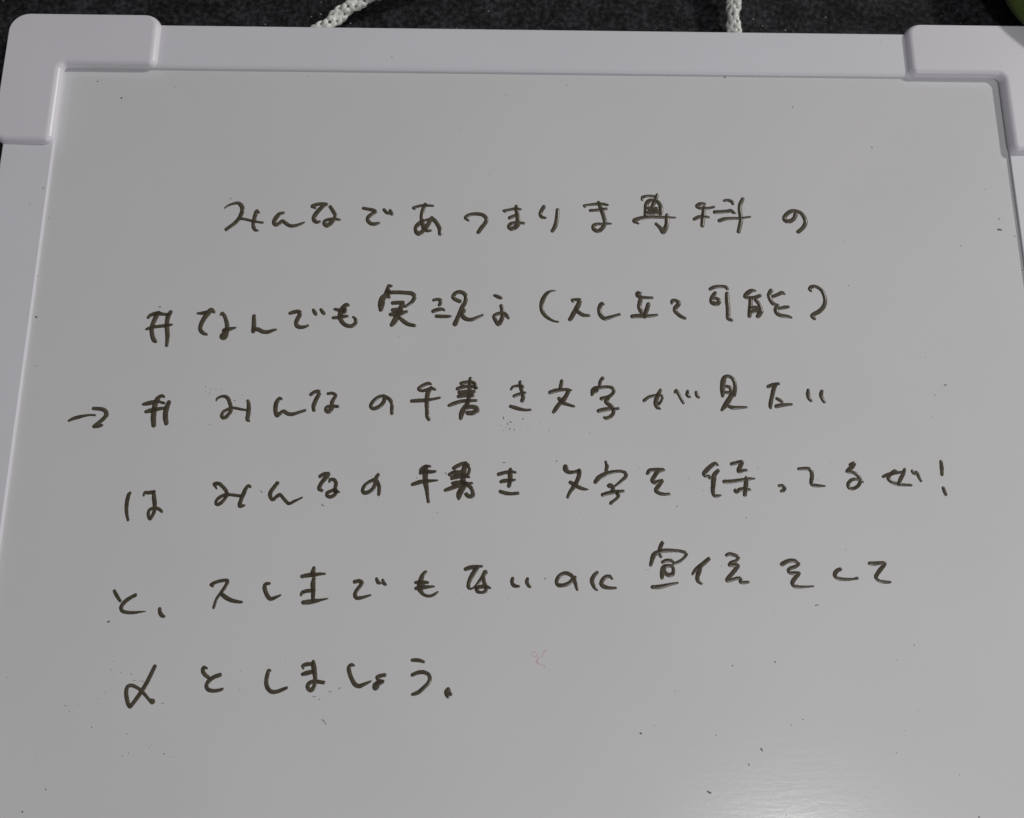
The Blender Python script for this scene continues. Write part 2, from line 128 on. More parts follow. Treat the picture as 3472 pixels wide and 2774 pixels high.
(5, 'な', [[-653,-5212,95,-607,-5197,106,-554,-5189,91,-500,-5185,61],[-546,-5200,114,-576,-5245,121,-602,-5291,114,-621,-5336,98,-624,-5373,91,-608,-5392,60,-574,-5380,53,-544,-5350,68,-514,-5313,91,-488,-5275,106,-469,-5241,122],[-483,-5290,76,-479,-5327,98,-464,-5365,98],[-551,-5380,98,-505,-5372,98,-460,-5372,98,-421,-5383,53],[-551,-5388,91,-539,-5414,98,-505,-5425,68,-467,-5413,90,-456,-5380,83]]),
(5, 'い', [[-212,-5296,83,-219,-5326,95,-200,-5360,98,-154,-5367,60],[-74,-5299,83,-81,-5326,95,-66,-5356,95,-51,-5370,76]]),
(5, 'の', [[352,-5294,99,321,-5331,99,267,-5354,95,213,-5354,98,197,-5321,91,222,-5272,95,276,-5245,95,322,-5256,95,356,-5286,99,371,-5331,91,382,-5376,76,389,-5395,64],[375,-5279,65,363,-5294,76]]),
(5, 'に', [[579,-5236,76,548,-5267,99,528,-5308,106,539,-5353,99,558,-5383,83,576,-5398,53],[717,-5292,68,698,-5273,84,659,-5277,99,624,-5311,106,616,-5345,106,642,-5367,106,688,-5378,83,749,-5378,64]]),
(5, '宣', [[1198,-4960,96,1178,-5002,104,1170,-5033,100],[1082,-5166,84,1097,-5117,107,1118,-5071,123,1173,-5040,108,1235,-5031,100,1305,-5031,85,1367,-5036,77,1413,-5051,85,1420,-5070,85,1387,-5108,69,1340,-5138,77,1301,-5150,69],[1172,-5071,84,1181,-5088,77],[1197,-5139,92,1232,-5124,92,1278,-5125,84,1301,-5142,69],[1184,-5283,91,1190,-5237,122,1203,-5192,130,1238,-5173,92,1284,-5177,92,1294,-5214,84,1281,-5252,107,1243,-5256,107,1220,-5237,114],[1093,-5369,95,1147,-5367,106,1201,-5358,99,1263,-5342,76,1329,-5329,53]]),
(5, '伝', [[1631,-5107,100,1587,-5145,107,1547,-5175,115,1507,-5206,99,1479,-5236,69,1473,-5247,65],[1543,-5183,122,1533,-5228,122,1516,-5274,107,1522,-5311,99,1551,-5334,68],[1800,-5072,77,1831,-5060,92,1877,-5071,92,1911,-5090,85,1890,-5121,77,1843,-5140,92,1822,-5163,77,1857,-5163,107,1903,-5166,100,1878,-5204,107,1837,-5250,107,1796,-5295,99,1803,-5306,91,1850,-5295,84,1897,-5283,84,1920,-5287,84,1922,-5317,99,1956,-5323,84,1991,-5318,72]]),
(5, 'を', [[2321,-5153,108,2362,-5130,108,2409,-5118,100,2455,-5126,100,2477,-5148,85,2444,-5175,92,2396,-5190,92,2376,-5209,84,2393,-5232,92,2440,-5235,100,2478,-5232,69,2461,-5254,99,2424,-5292,107,2406,-5326,107,2424,-5352,99,2469,-5361,76,2531,-5359,61,2601,-5354,42]]),
(5, 'し', [[2868,-5196,92,2836,-5211,107,2812,-5241,107,2820,-5268,100,2861,-5286,92,2923,-5290,77,2985,-5286,61,3020,-5278,77]]),
(5, 'て', [[3149,-5141,92,3191,-5143,108,3246,-5137,93,3293,-5137,85,3279,-5163,100,3240,-5205,108,3209,-5243,100,3199,-5270,100,3231,-5300,100,3284,-5313,84,3327,-5313,65]]),
(6, '〆', [[-3458,-6093,95,-3482,-6153,102,-3512,-6224,102,-3549,-6295,101,-3587,-6359,101,-3626,-6415,93,-3645,-6439,93,-3666,-6415,97,-3683,-6366,101,-3693,-6317,101,-3688,-6274,94,-3657,-6257,87,-3611,-6271,80,-3564,-6299,79,-3523,-6337,79,-3482,-6379,72,-3467,-6388,101,-3451,-6395,130]]),
(6, 'と', [[-2986,-6107,58,-3016,-6098,73,-3021,-6130,98,-3000,-6162,95,-2969,-6184,87],[-2863,-6164,98,-2910,-6180,98,-2948,-6205,102,-2972,-6237,98,-2976,-6269,94,-2956,-6293,94,-2914,-6302,87,-2863,-6297,80,-2831,-6286,65]]),
(6, 'し', [[-2404,-6127,36,-2425,-6124,80,-2432,-6150,98,-2440,-6200,102,-2439,-6242,102,-2419,-6285,101,-2384,-6309,98,-2340,-6307,90,-2297,-6292,87,-2254,-6274,69]]),
(6, 'ま', [[-2112,-6106,51,-2120,-6085,80,-2088,-6070,95,-2036,-6066,88],[-2116,-6156,87,-2076,-6145,109,-2032,-6134,95],[-2026,-6045,81,-2019,-6091,124,-2009,-6141,117,-2001,-6184,102,-2001,-6227,94,-2009,-6269,102,-2034,-6294,101,-2061,-6277,101,-2062,-6248,102,-2034,-6223,94,-1982,-6220,94,-1923,-6228,87]]),
(6, 'し', [[-1651,-6080,44,-1677,-6072,88,-1699,-6098,102,-1693,-6140,102,-1672,-6190,102,-1640,-6240,109,-1602,-6258,102,-1558,-6243,87,-1496,-6215,44]]),
(6, 'ょ', [[-1372,-6161,88,-1413,-6168,95,-1438,-6182,102,-1426,-6204,80,-1388,-6218,87],[-1425,-6225,109,-1446,-6254,174,-1453,-6271,131],[-1432,-6239,109,-1392,-6218,95]]),
(6, 'う', [[-1126,-6030,81,-1081,-6030,92,-1044,-6037,81,-1021,-6045,70],[-1122,-6159,84,-1071,-6139,95,-1019,-6135,95,-977,-6153,91,-961,-6185,91,-971,-6224,95,-1008,-6263,94,-1051,-6302,98,-1088,-6320,91,-1117,-6328,65]]),
(6, '。', [[-792,-6282,94,-799,-6307,160,-795,-6335,123,-794,-6353,51],[-784,-6321,94,-769,-6325,80]]),
(0, 'squiggle', [[13,-5994,18,-18,-5994,18,-34,-5976,18,-21,-5950,18,-2,-5958,18,13,-5986,18,27,-6008,18,58,-5997,18,73,-5961,22,92,-5939,22,99,-5950,18],[27,-6008,22,12,-6030,29,20,-6051,29,50,-6066,18,80,-6073,18,87,-6087,18,68,-6094,18],[-3,-6048,18,12,-6037,18,6,-6022,18]]),
]
# x, y, radius, half length (mm), angle (deg)
SPECKS = [(-231.8,-7.5,0.50,0.00,0),(-229.7,-6.6,0.33,0.00,0),(-218.2,-17.1,0.74,0.00,0),(-190.8,-10.3,0.33,0.00,0),(-213.8,-51.4,0.32,0.00,0),(-131.4,-2.8,0.33,0.00,0),(-120.8,-3.2,0.33,0.00,0),(102.1,-0.7,0.59,0.00,0),(178.0,-41.2,0.49,0.00,0),(176.1,-29.9,0.27,0.00,0),(235.5,-64.6,0.32,0.00,0),(240.0,-87.3,0.64,0.96,-10),(247.4,-90.8,0.48,0.00,0),(248.6,-107.7,0.35,0.00,0),(248.8,-109.3,0.44,0.00,0),(248.7,-111.7,0.31,0.00,0),(-247.8,-85.8,0.39,0.00,0),(-247.4,-138.8,0.48,0.45,-5),(-244.4,-163.9,0.37,0.00,0),(-249.5,-117.1,0.30,0.00,0),(47.3,-332.7,0.52,0.26,-10),(81.1,-333.5,0.39,0.00,0),(115.5,-329.1,0.39,0.00,0),(121.0,-326.7,0.39,0.00,0),(101.4,-339.5,0.51,0.51,-60),(95.3,-345.8,0.32,0.38,60),(76.9,-357.3,0.51,0.76,-25),(166.6,-331.4,0.33,0.00,0),(162.1,-340.8,0.32,0.00,0),(110.6,-366.8,0.31,0.00,0),(146.2,-359.0,0.25,0.00,0),(148.3,-362.1,0.25,0.00,0),(63.3,-314.6,0.26,0.00,0),(53.7,-329.5,0.26,0.00,0),(131.0,-276.3,0.34,0.82,10),(109.9,-301.7,0.51,0.00,0),(90.3,-303.5,0.46,0.00,0),(110.8,-280.0,0.27,0.00,0),(174.9,-294.1,0.40,0.00,0),(166.2,-300.7,0.33,0.00,0),(173.9,-322.8,0.33,0.00,0),(196.3,-367.4,0.51,0.00,0),(189.6,-350.0,0.26,0.00,0),(-195.9,-285.0,0.48,0.40,20),(-198.5,-330.7,0.38,0.00,0),(-182.5,-333.6,0.31,0.00,0),(-209.2,-324.0,0.31,0.00,0),(-215.6,-356.6,0.45,0.00,0),(-224.7,-365.7,0.50,0.00,0),(-180.9,-341.5,0.28,0.00,0),(-183.5,-342.7,0.33,0.00,0),(-172.1,-339.2,0.28,0.00,0),(-171.1,-337.7,0.23,0.00,0),(-165.1,-341.8,0.25,0.38,0),(-162.0,-343.1,0.25,0.00,0),(-160.6,-343.1,0.25,0.00,0),(-221.3,-343.4,0.25,0.00,0),(-192.4,-306.1,0.26,0.00,0),(-187.9,-307.4,0.31,0.00,0),(-183.1,-308.0,0.34,0.00,0),(-190.5,-309.2,0.23,0.00,0),(-193.9,-315.5,0.26,0.00,0),(-194.5,-316.4,0.23,0.00,0),(-191.5,-314.3,0.21,0.00,0),(-197.0,-318.6,0.26,0.00,0),(-205.8,-321.1,0.26,0.00,0),(-211.2,-321.6,0.21,0.52,-20),(-191.5,-302.5,0.24,0.00,0),(-167.8,-320.5,0.18,0.65,0),(-238.7,-309.7,0.26,0.00,0),(-178.0,-311.1,0.16,1.04,-8),(-181.6,-310.7,0.16,0.65,0),(-97.6,-318.7,0.36,0.00,0),(-100.1,-317.4,0.23,0.65,5),(-88.7,-313.8,0.23,0.65,25),(-93.1,-315.3,0.18,0.78,10),(-84.3,-314.5,0.23,0.00,0),(-160.9,-174.0,0.29,0.00,0),(-158.1,-175.3,0.29,0.00,0),(-155.8,-174.7,0.29,0.00,0),(-152.9,-175.3,0.29,0.00,0),(-160.6,-176.1,0.29,0.00,0),(-159.3,-176.9,0.29,0.00,0),(-158.3,-177.1,0.26,0.00,0),(-157.3,-192.6,0.32,0.00,0),(-160.9,-192.9,0.26,0.00,0),(-162.4,-189.4,0.23,0.00,0),(-15.4,-188.3,0.35,0.43,-80),(-12.1,-190.3,0.35,0.29,-20),(-12.4,-193.7,0.35,0.29,-50),(-10.2,-194.1,0.23,0.58,75),(-16.7,-191.9,0.29,0.00,0),(-15.4,-194.4,0.29,0.00,0),(-13.4,-191.3,0.29,0.43,-80),(-5.9,-188.8,0.29,0.43,-60),(-3.5,-193.6,0.29,0.00,0),(-11.4,-190.4,0.29,0.00,0),(-9.9,-191.6,0.20,0.00,0),(-7.8,-192.5,0.20,0.00,0),(-14.2,-193.1,0.20,0.00,0),(2.4,-190.2,0.29,0.00,0),(-44.6,-189.6,0.23,0.00,0),(6.8,-194.4,0.32,0.00,0),(26.4,-195.4,0.29,0.00,0),(21.0,-195.8,0.20,0.00,0),(-146.2,-180.5,0.29,0.29,-15),(-145.7,-187.1,0.32,0.00,0),(-142.7,-177.9,0.26,0.00,0),(-137.4,-186.9,0.23,0.00,0),(-130.2,-224.9,0.36,0.56,-40),(-100.8,-231.1,0.33,0.70,-40),(-56.7,-217.9,0.37,0.00,0),(-46.4,-234.3,0.33,0.00,0),(-80.4,-228.9,0.22,0.00,0),(-15.0,-210.3,0.31,0.71,-3),(-42.8,-215.6,0.28,0.71,-55),(10.3,-209.3,0.31,0.29,60),(20.8,-233.8,0.28,0.00,0),(67.5,-230.8,0.28,0.28,60),(41.9,-208.3,0.23,0.00,0),(50.0,-212.7,0.26,0.00,0),(73.7,-217.3,0.28,0.00,0),(107.3,-211.8,0.31,0.00,0),(100.3,-235.9,0.36,0.00,0),(135.7,-217.5,0.26,0.00,0),(143.0,-209.1,0.26,0.00,0),(80.5,-223.1,0.25,0.00,0),(4.5,-264.8,0.41,0.14,30),(-12.5,-273.7,0.24,0.00,0),(-33.3,-273.9,0.22,0.00,0),(87.5,-258.6,0.33,0.00,0),(146.5,-250.7,0.31,0.00,0),(-187.0,-133.0,0.39,0.45,0),(-67.8,-147.8,0.39,0.00,0),(159.1,-118.5,0.40,0.00,0),(-183.2,-307.9,0.26,0.00,0),(-134.1,-306.6,0.26,0.00,0),(-133.9,-314.5,0.26,0.00,0),(-113.9,-301.9,0.26,0.00,0),(-156.3,-74.0,0.28,0.47,-80),(158.6,-94.6,0.32,0.00,0),(-15.2,-12.9,0.37,0.00,0),(17.4,-6.5,0.37,0.00,0),(137.6,-18.0,0.50,0.00,0),(-39.3,-33.0,0.26,0.00,0),(-23.9,-58.5,0.26,0.00,0),(235.4,-64.5,0.32,0.00,0),(202.8,-170.1,0.37,0.60,10),(201.1,-170.7,0.21,0.00,0),(194.5,-186.4,0.29,0.00,0),(194.3,-155.8,0.30,0.00,0),(197.6,2.7,0.24,0.00,0),]
# x, y, radius, half length (mm), angle (deg)
SMUDGES = [(240.6,-81.2,0.96,0.00,0),(218.8,-96.3,0.55,0.00,0),(197.2,-175.3,0.52,0.00,0),(-94.7,-328.4,0.39,1.16,-60),(-95.7,-327.6,0.39,0.64,-50),(52.4,-260.6,0.22,0.96,-15),]
FRAME_SPECKS = [(-76.3,8.2,0.40),(187.2,21.5,0.31),(-251.6,-70.1,0.40),(-257.2,-79.1,0.34)]
# ------------------------------------------------------------------ helpers
def tag(o, label=None, cat=None, kind=None, group=None):
    if label: o['label'] = label
    if cat: o['category'] = cat
    if kind: o['kind'] = kind
    if group: o['group'] = group
    return o

def link_mesh(name, verts, faces, mat, parent=None, smooth=True, normalize=True):
    me = bpy.data.meshes.new(name)
    me.from_pydata([tuple(v) for v in verts], [], faces)
    me.update()
    if normalize:
        bm = bmesh.new(); bm.from_mesh(me)
        bmesh.ops.recalc_face_normals(bm, faces=bm.faces)
        bm.to_mesh(me); bm.free()
    if smooth:
        me.polygons.foreach_set('use_smooth', [True] * len(me.polygons))
    o = bpy.data.objects.new(name, me)
    S.collection.objects.link(o)
    me.materials.append(mat)
    if parent: o.parent = parent
    return o

def mat_new(name):
    m = bpy.data.materials.new(name)
    m.use_nodes = True
    nt = m.node_tree
    return m, nt, nt.nodes['Principled BSDF']

def node(nt, typ, **kw):
    n = nt.nodes.new(typ)
    for k, v in kw.items():
        if k in n.inputs: n.inputs[k].default_value = v
        else: setattr(n, k, v)
    return n

def objcoord(nt, scale):
    tc = nt.nodes.new('ShaderNodeTexCoord')
    mp = node(nt, 'ShaderNodeMapping')
    mp.inputs['Scale'].default_value = scale
    nt.links.new(tc.outputs['Object'], mp.inputs['Vector'])
    return mp.outputs['Vector']

def ramp(nt, stops):
    r = nt.nodes.new('ShaderNodeValToRGB')
    while len(r.color_ramp.elements) < len(stops): r.color_ramp.elements.new(0.5)
    for e, (p, c) in zip(r.color_ramp.elements, stops):
        e.position = p
        e.color = (c[0], c[1], c[2], 1)
    return r

# ------------------------------------------------------------------ materials
def mat_panel():
    m, nt, b = mat_new('enamel_panel')
    L = nt.links
    at = node(nt, 'ShaderNodeAttribute', attribute_name='clean')
    big = node(nt, 'ShaderNodeTexNoise', Scale=9.0, Detail=3.0)
    L.new(objcoord(nt, (1, 1, 1)), big.inputs['Vector'])
    r0 = ramp(nt, [(0.35, (0.772, 0.754, 0.758)), (0.65, (0.796, 0.777, 0.783))])
    L.new(big.outputs['Fac'], r0.inputs['Fac'])
    mx = node(nt, 'ShaderNodeMix', data_type='RGBA')
    L.new(at.outputs['Fac'], mx.inputs[0])
    L.new(r0.outputs['Color'], mx.inputs[6])
    mx.inputs[7].default_value = (0.805, 0.797, 0.818, 1)
    L.new(mx.outputs[2], b.inputs['Base Color'])
    # wiped streaks and the orange peel of the enamel
    s1 = node(nt, 'ShaderNodeTexNoise', Scale=1.0, Detail=3.0, Roughness=0.6)
    L.new(objcoord(nt, (60, 520, 60)), s1.inputs['Vector'])
    s2 = node(nt, 'ShaderNodeTexNoise', Scale=1.0, Detail=2.0)
    L.new(objcoord(nt, (300, 420, 300)), s2.inputs['Vector'])
    ad = node(nt, 'ShaderNodeMath', operation='ADD')
    L.new(s1.outputs['Fac'], ad.inputs[0]); L.new(s2.outputs['Fac'], ad.inputs[1])
    bp = node(nt, 'ShaderNodeBump', Strength=0.13, Distance=0.0002)
    L.new(ad.outputs[0], bp.inputs['Height'])
    L.new(bp.outputs['Normal'], b.inputs['Normal'])
    rr = node(nt, 'ShaderNodeMapRange')
    rr.inputs['To Min'].default_value = 0.17; rr.inputs['To Max'].default_value = 0.23
    L.new(s1.outputs['Fac'], rr.inputs['Value'])
    L.new(rr.outputs[0], b.inputs['Roughness'])
    b.inputs['Specular IOR Level'].default_value = 0.5
    return m

def mat_plastic(name, c0, c1, rough, bump):
    m, nt, b = mat_new(name)
    L = nt.links
    n = node(nt, 'ShaderNodeTexNoise', Scale=14.0, Detail=4.0)
    L.new(objcoord(nt, (1, 1, 1)), n.inputs['Vector'])
    r = ramp(nt, [(0.35, c0), (0.65, c1)])
    L.new(n.outputs['Fac'], r.inputs['Fac'])
    L.new(r.outputs['Color'], b.inputs['Base Color'])
    f = node(nt, 'ShaderNodeTexNoise', Scale=900.0, Detail=2.0)
    L.new(objcoord(nt, (1, 1, 1)), f.inputs['Vector'])
    bp = node(nt, 'ShaderNodeBump', Strength=bump, Distance=0.0001)
    L.new(f.outputs['Fac'], bp.inputs['Height'])
    L.new(bp.outputs['Normal'], b.inputs['Normal'])
    b.inputs['Roughness'].default_value = rough
    return m

def mat_ink():
    m, nt, b = mat_new('marker_ink')
    L = nt.links
    at = node(nt, 'ShaderNodeAttribute', attribute_name='pigment')
    n = node(nt, 'ShaderNodeTexNoise', Scale=320.0, Detail=4.0)
    L.new(objcoord(nt, (1, 1, 1)), n.inputs['Vector'])
    ma = node(nt, 'ShaderNodeMath', operation='MULTIPLY_ADD')
    ma.inputs[1].default_value = 1.25; ma.inputs[2].default_value = -0.62
    L.new(n.outputs['Fac'], ma.inputs[0])
    ad = node(nt, 'ShaderNodeMath', operation='ADD')
    L.new(at.outputs['Fac'], ad.inputs[0]); L.new(ma.outputs[0], ad.inputs[1])
    r = ramp(nt, [(0.0, (0.125, 0.105, 0.074)), (0.45, (0.080, 0.063, 0.041)), (1.0, (0.026, 0.020, 0.013))])
    L.new(ad.outputs[0], r.inputs['Fac'])
    L.new(r.outputs['Color'], b.inputs['Base Color'])
    b.inputs['Roughness'].default_value = 0.30
    b.inputs['Specular IOR Level'].default_value = 0.5
    return m

def mat_flat(name, col, rough=0.6):
    m, nt, b = mat_new(name)
    n = node(nt, 'ShaderNodeTexNoise', Scale=1500.0, Detail=2.0)
    nt.links.new(objcoord(nt, (1, 1, 1)), n.inputs['Vector'])
    r = ramp(nt, [(0.3, [c * 0.8 for c in col]), (0.7, [min(1, c * 1.2) for c in col])])
    nt.links.new(n.outputs['Fac'], r.inputs['Fac'])
    nt.links.new(r.outputs['Color'], b.inputs['Base Color'])
    b.inputs['Roughness'].default_value = rough
    return m

def mat_table():
    m, nt, b = mat_new('dark_speckled_top')
    L = nt.links
    n1 = node(nt, 'ShaderNodeTexNoise', Scale=330.0, Detail=5.0, Roughness=0.62)
    n2 = node(nt, 'ShaderNodeTexNoise', Scale=55.0, Detail=3.0)
    v = objcoord(nt, (1, 1, 1))
    L.new(v, n1.inputs['Vector']); L.new(v, n2.inputs['Vector'])
    a = node(nt, 'ShaderNodeMath', operation='MULTIPLY_ADD')
    a.inputs[1].default_value = 0.45
    L.new(n2.outputs['Fac'], a.inputs[0]); L.new(n1.outputs['Fac'], a.inputs[2])
    r = ramp(nt, [(0.58, (0.0025, 0.0025, 0.003)), (0.72, (0.016, 0.016, 0.0185)), (0.92, (0.056, 0.056, 0.062))])
    L.new(a.outputs[0], r.inputs['Fac'])
    vo = node(nt, 'ShaderNodeTexVoronoi', Scale=170.0)
    L.new(v, vo.inputs['Vector'])
    sp = node(nt, 'ShaderNodeMath', operation='LESS_THAN'); sp.inputs[1].default_value = 0.075
    L.new(vo.outputs['Distance'], sp.inputs[0])
    sep = node(nt, 'ShaderNodeSeparateColor')
    L.new(vo.outputs['Color'], sep.inputs[0])
    gt = node(nt, 'ShaderNodeMath', operation='GREATER_THAN'); gt.inputs[1].default_value = 0.70
    L.new(sep.outputs[0], gt.inputs[0])
    mu = node(nt, 'ShaderNodeMath', operation='MULTIPLY')
    L.new(sp.outputs[0], mu.inputs[0]); L.new(gt.outputs[0], mu.inputs[1])
    mx = node(nt, 'ShaderNodeMix', data_type='RGBA')
    L.new(mu.outputs[0], mx.inputs[0]); L.new(r.outputs['Color'], mx.inputs[6])
    mx.inputs[7].default_value = (0.30, 0.29, 0.27, 1)
    L.new(mx.outputs[2], b.inputs['Base Color'])
    bp = node(nt, 'ShaderNodeBump', Strength=0.9, Distance=0.0012)
    L.new(n1.outputs['Fac'], bp.inputs['Height'])
    L.new(bp.outputs['Normal'], b.inputs['Normal'])
    b.inputs['Roughness'].default_value = 0.85
    b.inputs['Specular IOR Level'].default_value = 0.25
    return m

def mat_cord():
    m, nt, b = mat_new('white_cord')
    L = nt.links
    n = node(nt, 'ShaderNodeTexNoise', Scale=900.0, Detail=3.0)
    L.new(objcoord(nt, (1, 1, 1)), n.inputs['Vector'])
    r = ramp(nt, [(0.3, (0.78, 0.78, 0.71)), (0.7, (0.90, 0.90, 0.86))])
    L.new(n.outputs['Fac'], r.inputs['Fac'])
    L.new(r.outputs['Color'], b.inputs['Base Color'])
    bp = node(nt, 'ShaderNodeBump', Strength=0.3, Distance=0.0002)
    L.new(n.outputs['Fac'], bp.inputs['Height'])
    L.new(bp.outputs['Normal'], b.inputs['Normal'])
    b.inputs['Roughness'].default_value = 0.24
    return m

def mat_cushion():
    m, nt, b = mat_new('green_cloth')
    L = nt.links
    n = node(nt, 'ShaderNodeTexNoise', Scale=35.0, Detail=4.0)
    f = node(nt, 'ShaderNodeTexNoise', Scale=1400.0, Detail=2.0)
    v = objcoord(nt, (1, 1, 1))
    L.new(v, n.inputs['Vector']); L.new(v, f.inputs['Vector'])
    r = ramp(nt, [(0.35, (0.040, 0.090, 0.006)), (0.55, (0.075, 0.115, 0.012)), (0.72, (0.15, 0.12, 0.03))])
    L.new(n.outputs['Fac'], r.inputs['Fac'])
    L.new(r.outputs['Color'], b.inputs['Base Color'])
    bp = node(nt, 'ShaderNodeBump', Strength=0.6, Distance=0.0006)
    L.new(f.outputs['Fac'], bp.inputs['Height'])
    L.new(bp.outputs['Normal'], b.inputs['Normal'])
    b.inputs['Roughness'].default_value = 0.9
    b.inputs['Sheen Weight'].default_value = 0.2
    return m

M_PANEL = mat_panel()
M_RAIL = mat_plastic('painted_rail', (0.805, 0.788, 0.832), (0.828, 0.808, 0.855), 0.45, 0.10)
M_CAP = mat_plastic('moulded_cap', (0.835, 0.800, 0.855), (0.860, 0.825, 0.880), 0.33, 0.12)
M_INK = mat_ink()
M_SPECK = mat_flat('dried_ink', (0.12, 0.115, 0.11))
M_SMUDGE = mat_flat('grey_residue', (0.44, 0.44, 0.43))
M_PINK = mat_flat('pink_pen', (0.69, 0.48, 0.51))
M_TABLE = mat_table()
M_CORD = mat_cord()
M_GREEN = mat_cushion()

# ------------------------------------------------------------------ setting
TZ = -9.7
verts = []; N = 2
link = [(-900 * MM, -900 * MM, 0), (900 * MM, -900 * MM, 0), (900 * MM, 700 * MM, 0), (-900 * MM, 700 * MM, 0)]
low = [(x, y, -0.03) for x, y, _ in link]
table = link_mesh('tabletop', link + low, [(0, 1, 2, 3), (7, 6, 5, 4), (0, 4, 5, 1), (1, 5, 6, 2), (2, 6, 7, 3), (3, 7, 4, 0)], M_TABLE, smooth=False)
table.location = (0, 0, TZ * MM)
tag(table, 'dark grey speckled tabletop the whiteboard lies on', None, 'structure')

# ------------------------------------------------------------------ whiteboard
board = bpy.data.objects.new('whiteboard', None)
S.collection.objects.link(board)
board.empty_display_size = 0.05
tag(board, 'white framed whiteboard with handwritten Japanese text, hung on a white cord', 'whiteboard')

W, H, RW = 250.0, 382.0, 25.6        # half width and depth of the panel, width of a rail (mm)

# writing surface: one slab, top face gridded so that the unworn border can be stored on it
xs = np.linspace(-W, W, 251); ys = np.linspace(0, -H, 192)
X, Y = np.meshgrid(xs, ys)
nx, ny = len(xs), len(ys)
V = np.stack([X, Y, np.zeros_like(X)], -1).reshape(-1, 3) * MM
idx = np.arange(nx * ny).reshape(ny, nx)
F = np.stack([idx[:-1, :-1], idx[1:, :-1], idx[1:, 1:], idx[:-1, 1:]], -1).reshape(-1, 4).tolist()
ring = list(idx[0, :]) + list(idx[1:, -1]) + list(idx[-1, -2::-1]) + list(idx[-2:0:-1, 0])
base = len(V)
VB = V[ring].copy(); VB[:, 2] = -6 * MM
V2 = np.concatenate([V, VB])
n = len(ring)
for i in range(n):
    F.append([int(ring[i]), base + i, base + (i + 1) % n, int(ring[(i + 1) % n])][::-1])
F.append(list(range(base, base + n)))
panel = link_mesh('writing_surface', V2, F, M_PANEL, board, smooth=False)
U = np.minimum(W - np.abs(X), 999); D = -Y
def sm(a, lo, hi):
    t = np.clip((a - lo) / (hi - lo), 0, 1)
    return t * t * (3 - 2 * t)
wob = 0.35 * np.sin(X * 0.31) + 0.3 * np.sin(Y * 0.23 + 1)
inL = (1 - sm(np.minimum(U, D) + wob, 4.2, 6.2)) * (1 - sm(U, 52, 56)) * (1 - sm(D, 50, 54))
edge = (1 - sm(np.minimum(U, D) + wob * 0.5, 0.4, 2.2)) * 0.6
clean = np.maximum(inL, edge).reshape(-1)
att = panel.data.attributes.new('clean', 'FLOAT', 'POINT')
att.data.foreach_set('value', np.concatenate([clean, np.zeros(n)]).astype(np.float32))

# frame rails: one profile (across, height) swept along
PROF = [(0.0, -4.0), (0.0, 0.75), (0.12, 0.95), (0.5, 1.25), (1.3, 1.62), (2.4, 1.8), (RW - 0.5, 1.8), (RW - 0.12, 1.66), (RW, 1.3), (RW, -9.0), (3.0, -9.0), (3.0, -4.0)]
SIDE = [(0.0, -4.0), (0.0, 0.95), (0.1, 1.2), (0.32, 1.3), (RW - 0.5, 1.8), (RW - 0.12, 1.66), (RW, 1.3), (RW, -9.0), (3.0, -9.0), (3.0, -4.0)]
def rail(a, b, inward, PROF=PROF):
    a, b, q = Vector(a), Vector(b), Vector(inward)
    vs = []; fs = []
    for p in (a, b):
        for (d, z) in PROF:
            w = p - q * d
            vs.append((w.x * MM, w.y * MM, z * MM))
    k = len(PROF)
    for i in range(k):
        j = (i + 1) % k
        fs.append((i, j, k + j, k + i))
    fs.append(tuple(range(k))); fs.append(tuple(range(2 * k - 1, k - 1, -1)))
    o = link_mesh('frame_rail', vs, fs, M_RAIL, board, smooth=False)
    return o
rail((-W - RW + 0.6, 0), (W + RW - 0.6, 0), (0, -1))
rail((-W - RW + 0.6, -H), (W + RW - 0.6, -H), (0, 1))
rail((-W, -0.05), (-W, -H + 0.05), (1, 0), SIDE)
rail((W, -0.05), (W, -H + 0.05), (-1, 0), SIDE)

# moulded corner caps: a rounded L with a soft upper edge
def l_outline(P, rad, ins):
    """offset every edge i (P[i] -> P[i+1]) inwards by ins[i], then round the corners (outline runs clockwise)"""
    n = len(P); lines = []
    for i in range(n):
        a, b = Vector(P[i]), Vector(P[(i + 1) % n])
        d = (b - a).normalized(); nrm = Vector((d.y, -d.x))
        lines.append((a + nrm * ins[i], d, nrm))
    out = []
    for i in range(n):
        a0, d0, n0 = lines[i - 1]; a1, d1, n1 = lines[i]
        den = d0.x * d1.y - d0.y * d1.x
        t = ((a1.x - a0.x) * d1.y - (a1.y - a0.y) * d1.x) / den
        c = a0 + d0 * t
        conv = den < 0
        m = min(ins[i - 1], ins[i])
        r = max(rad[i] - m, 0.5) if conv else rad[i] + m
        p0 = c - d0 * r; p1 = c + d1 * r
        ctr = p0 + (n0 if conv else -n0) * r
        a_s = math.atan2(p0.y - ctr.y, p0.x - ctr.x); a_e = math.atan2(p1.y - ctr.y, p1.x - ctr.x)
        da = (a_e - a_s + math.pi) % (2 * math.pi) - math.pi
        for k in range(13):
            a = a_s + da * k / 12
            out.append((ctr.x + r * math.cos(a), ctr.y + r * math.sin(a)))
    return out
HC, RF = 4.6, 3.4
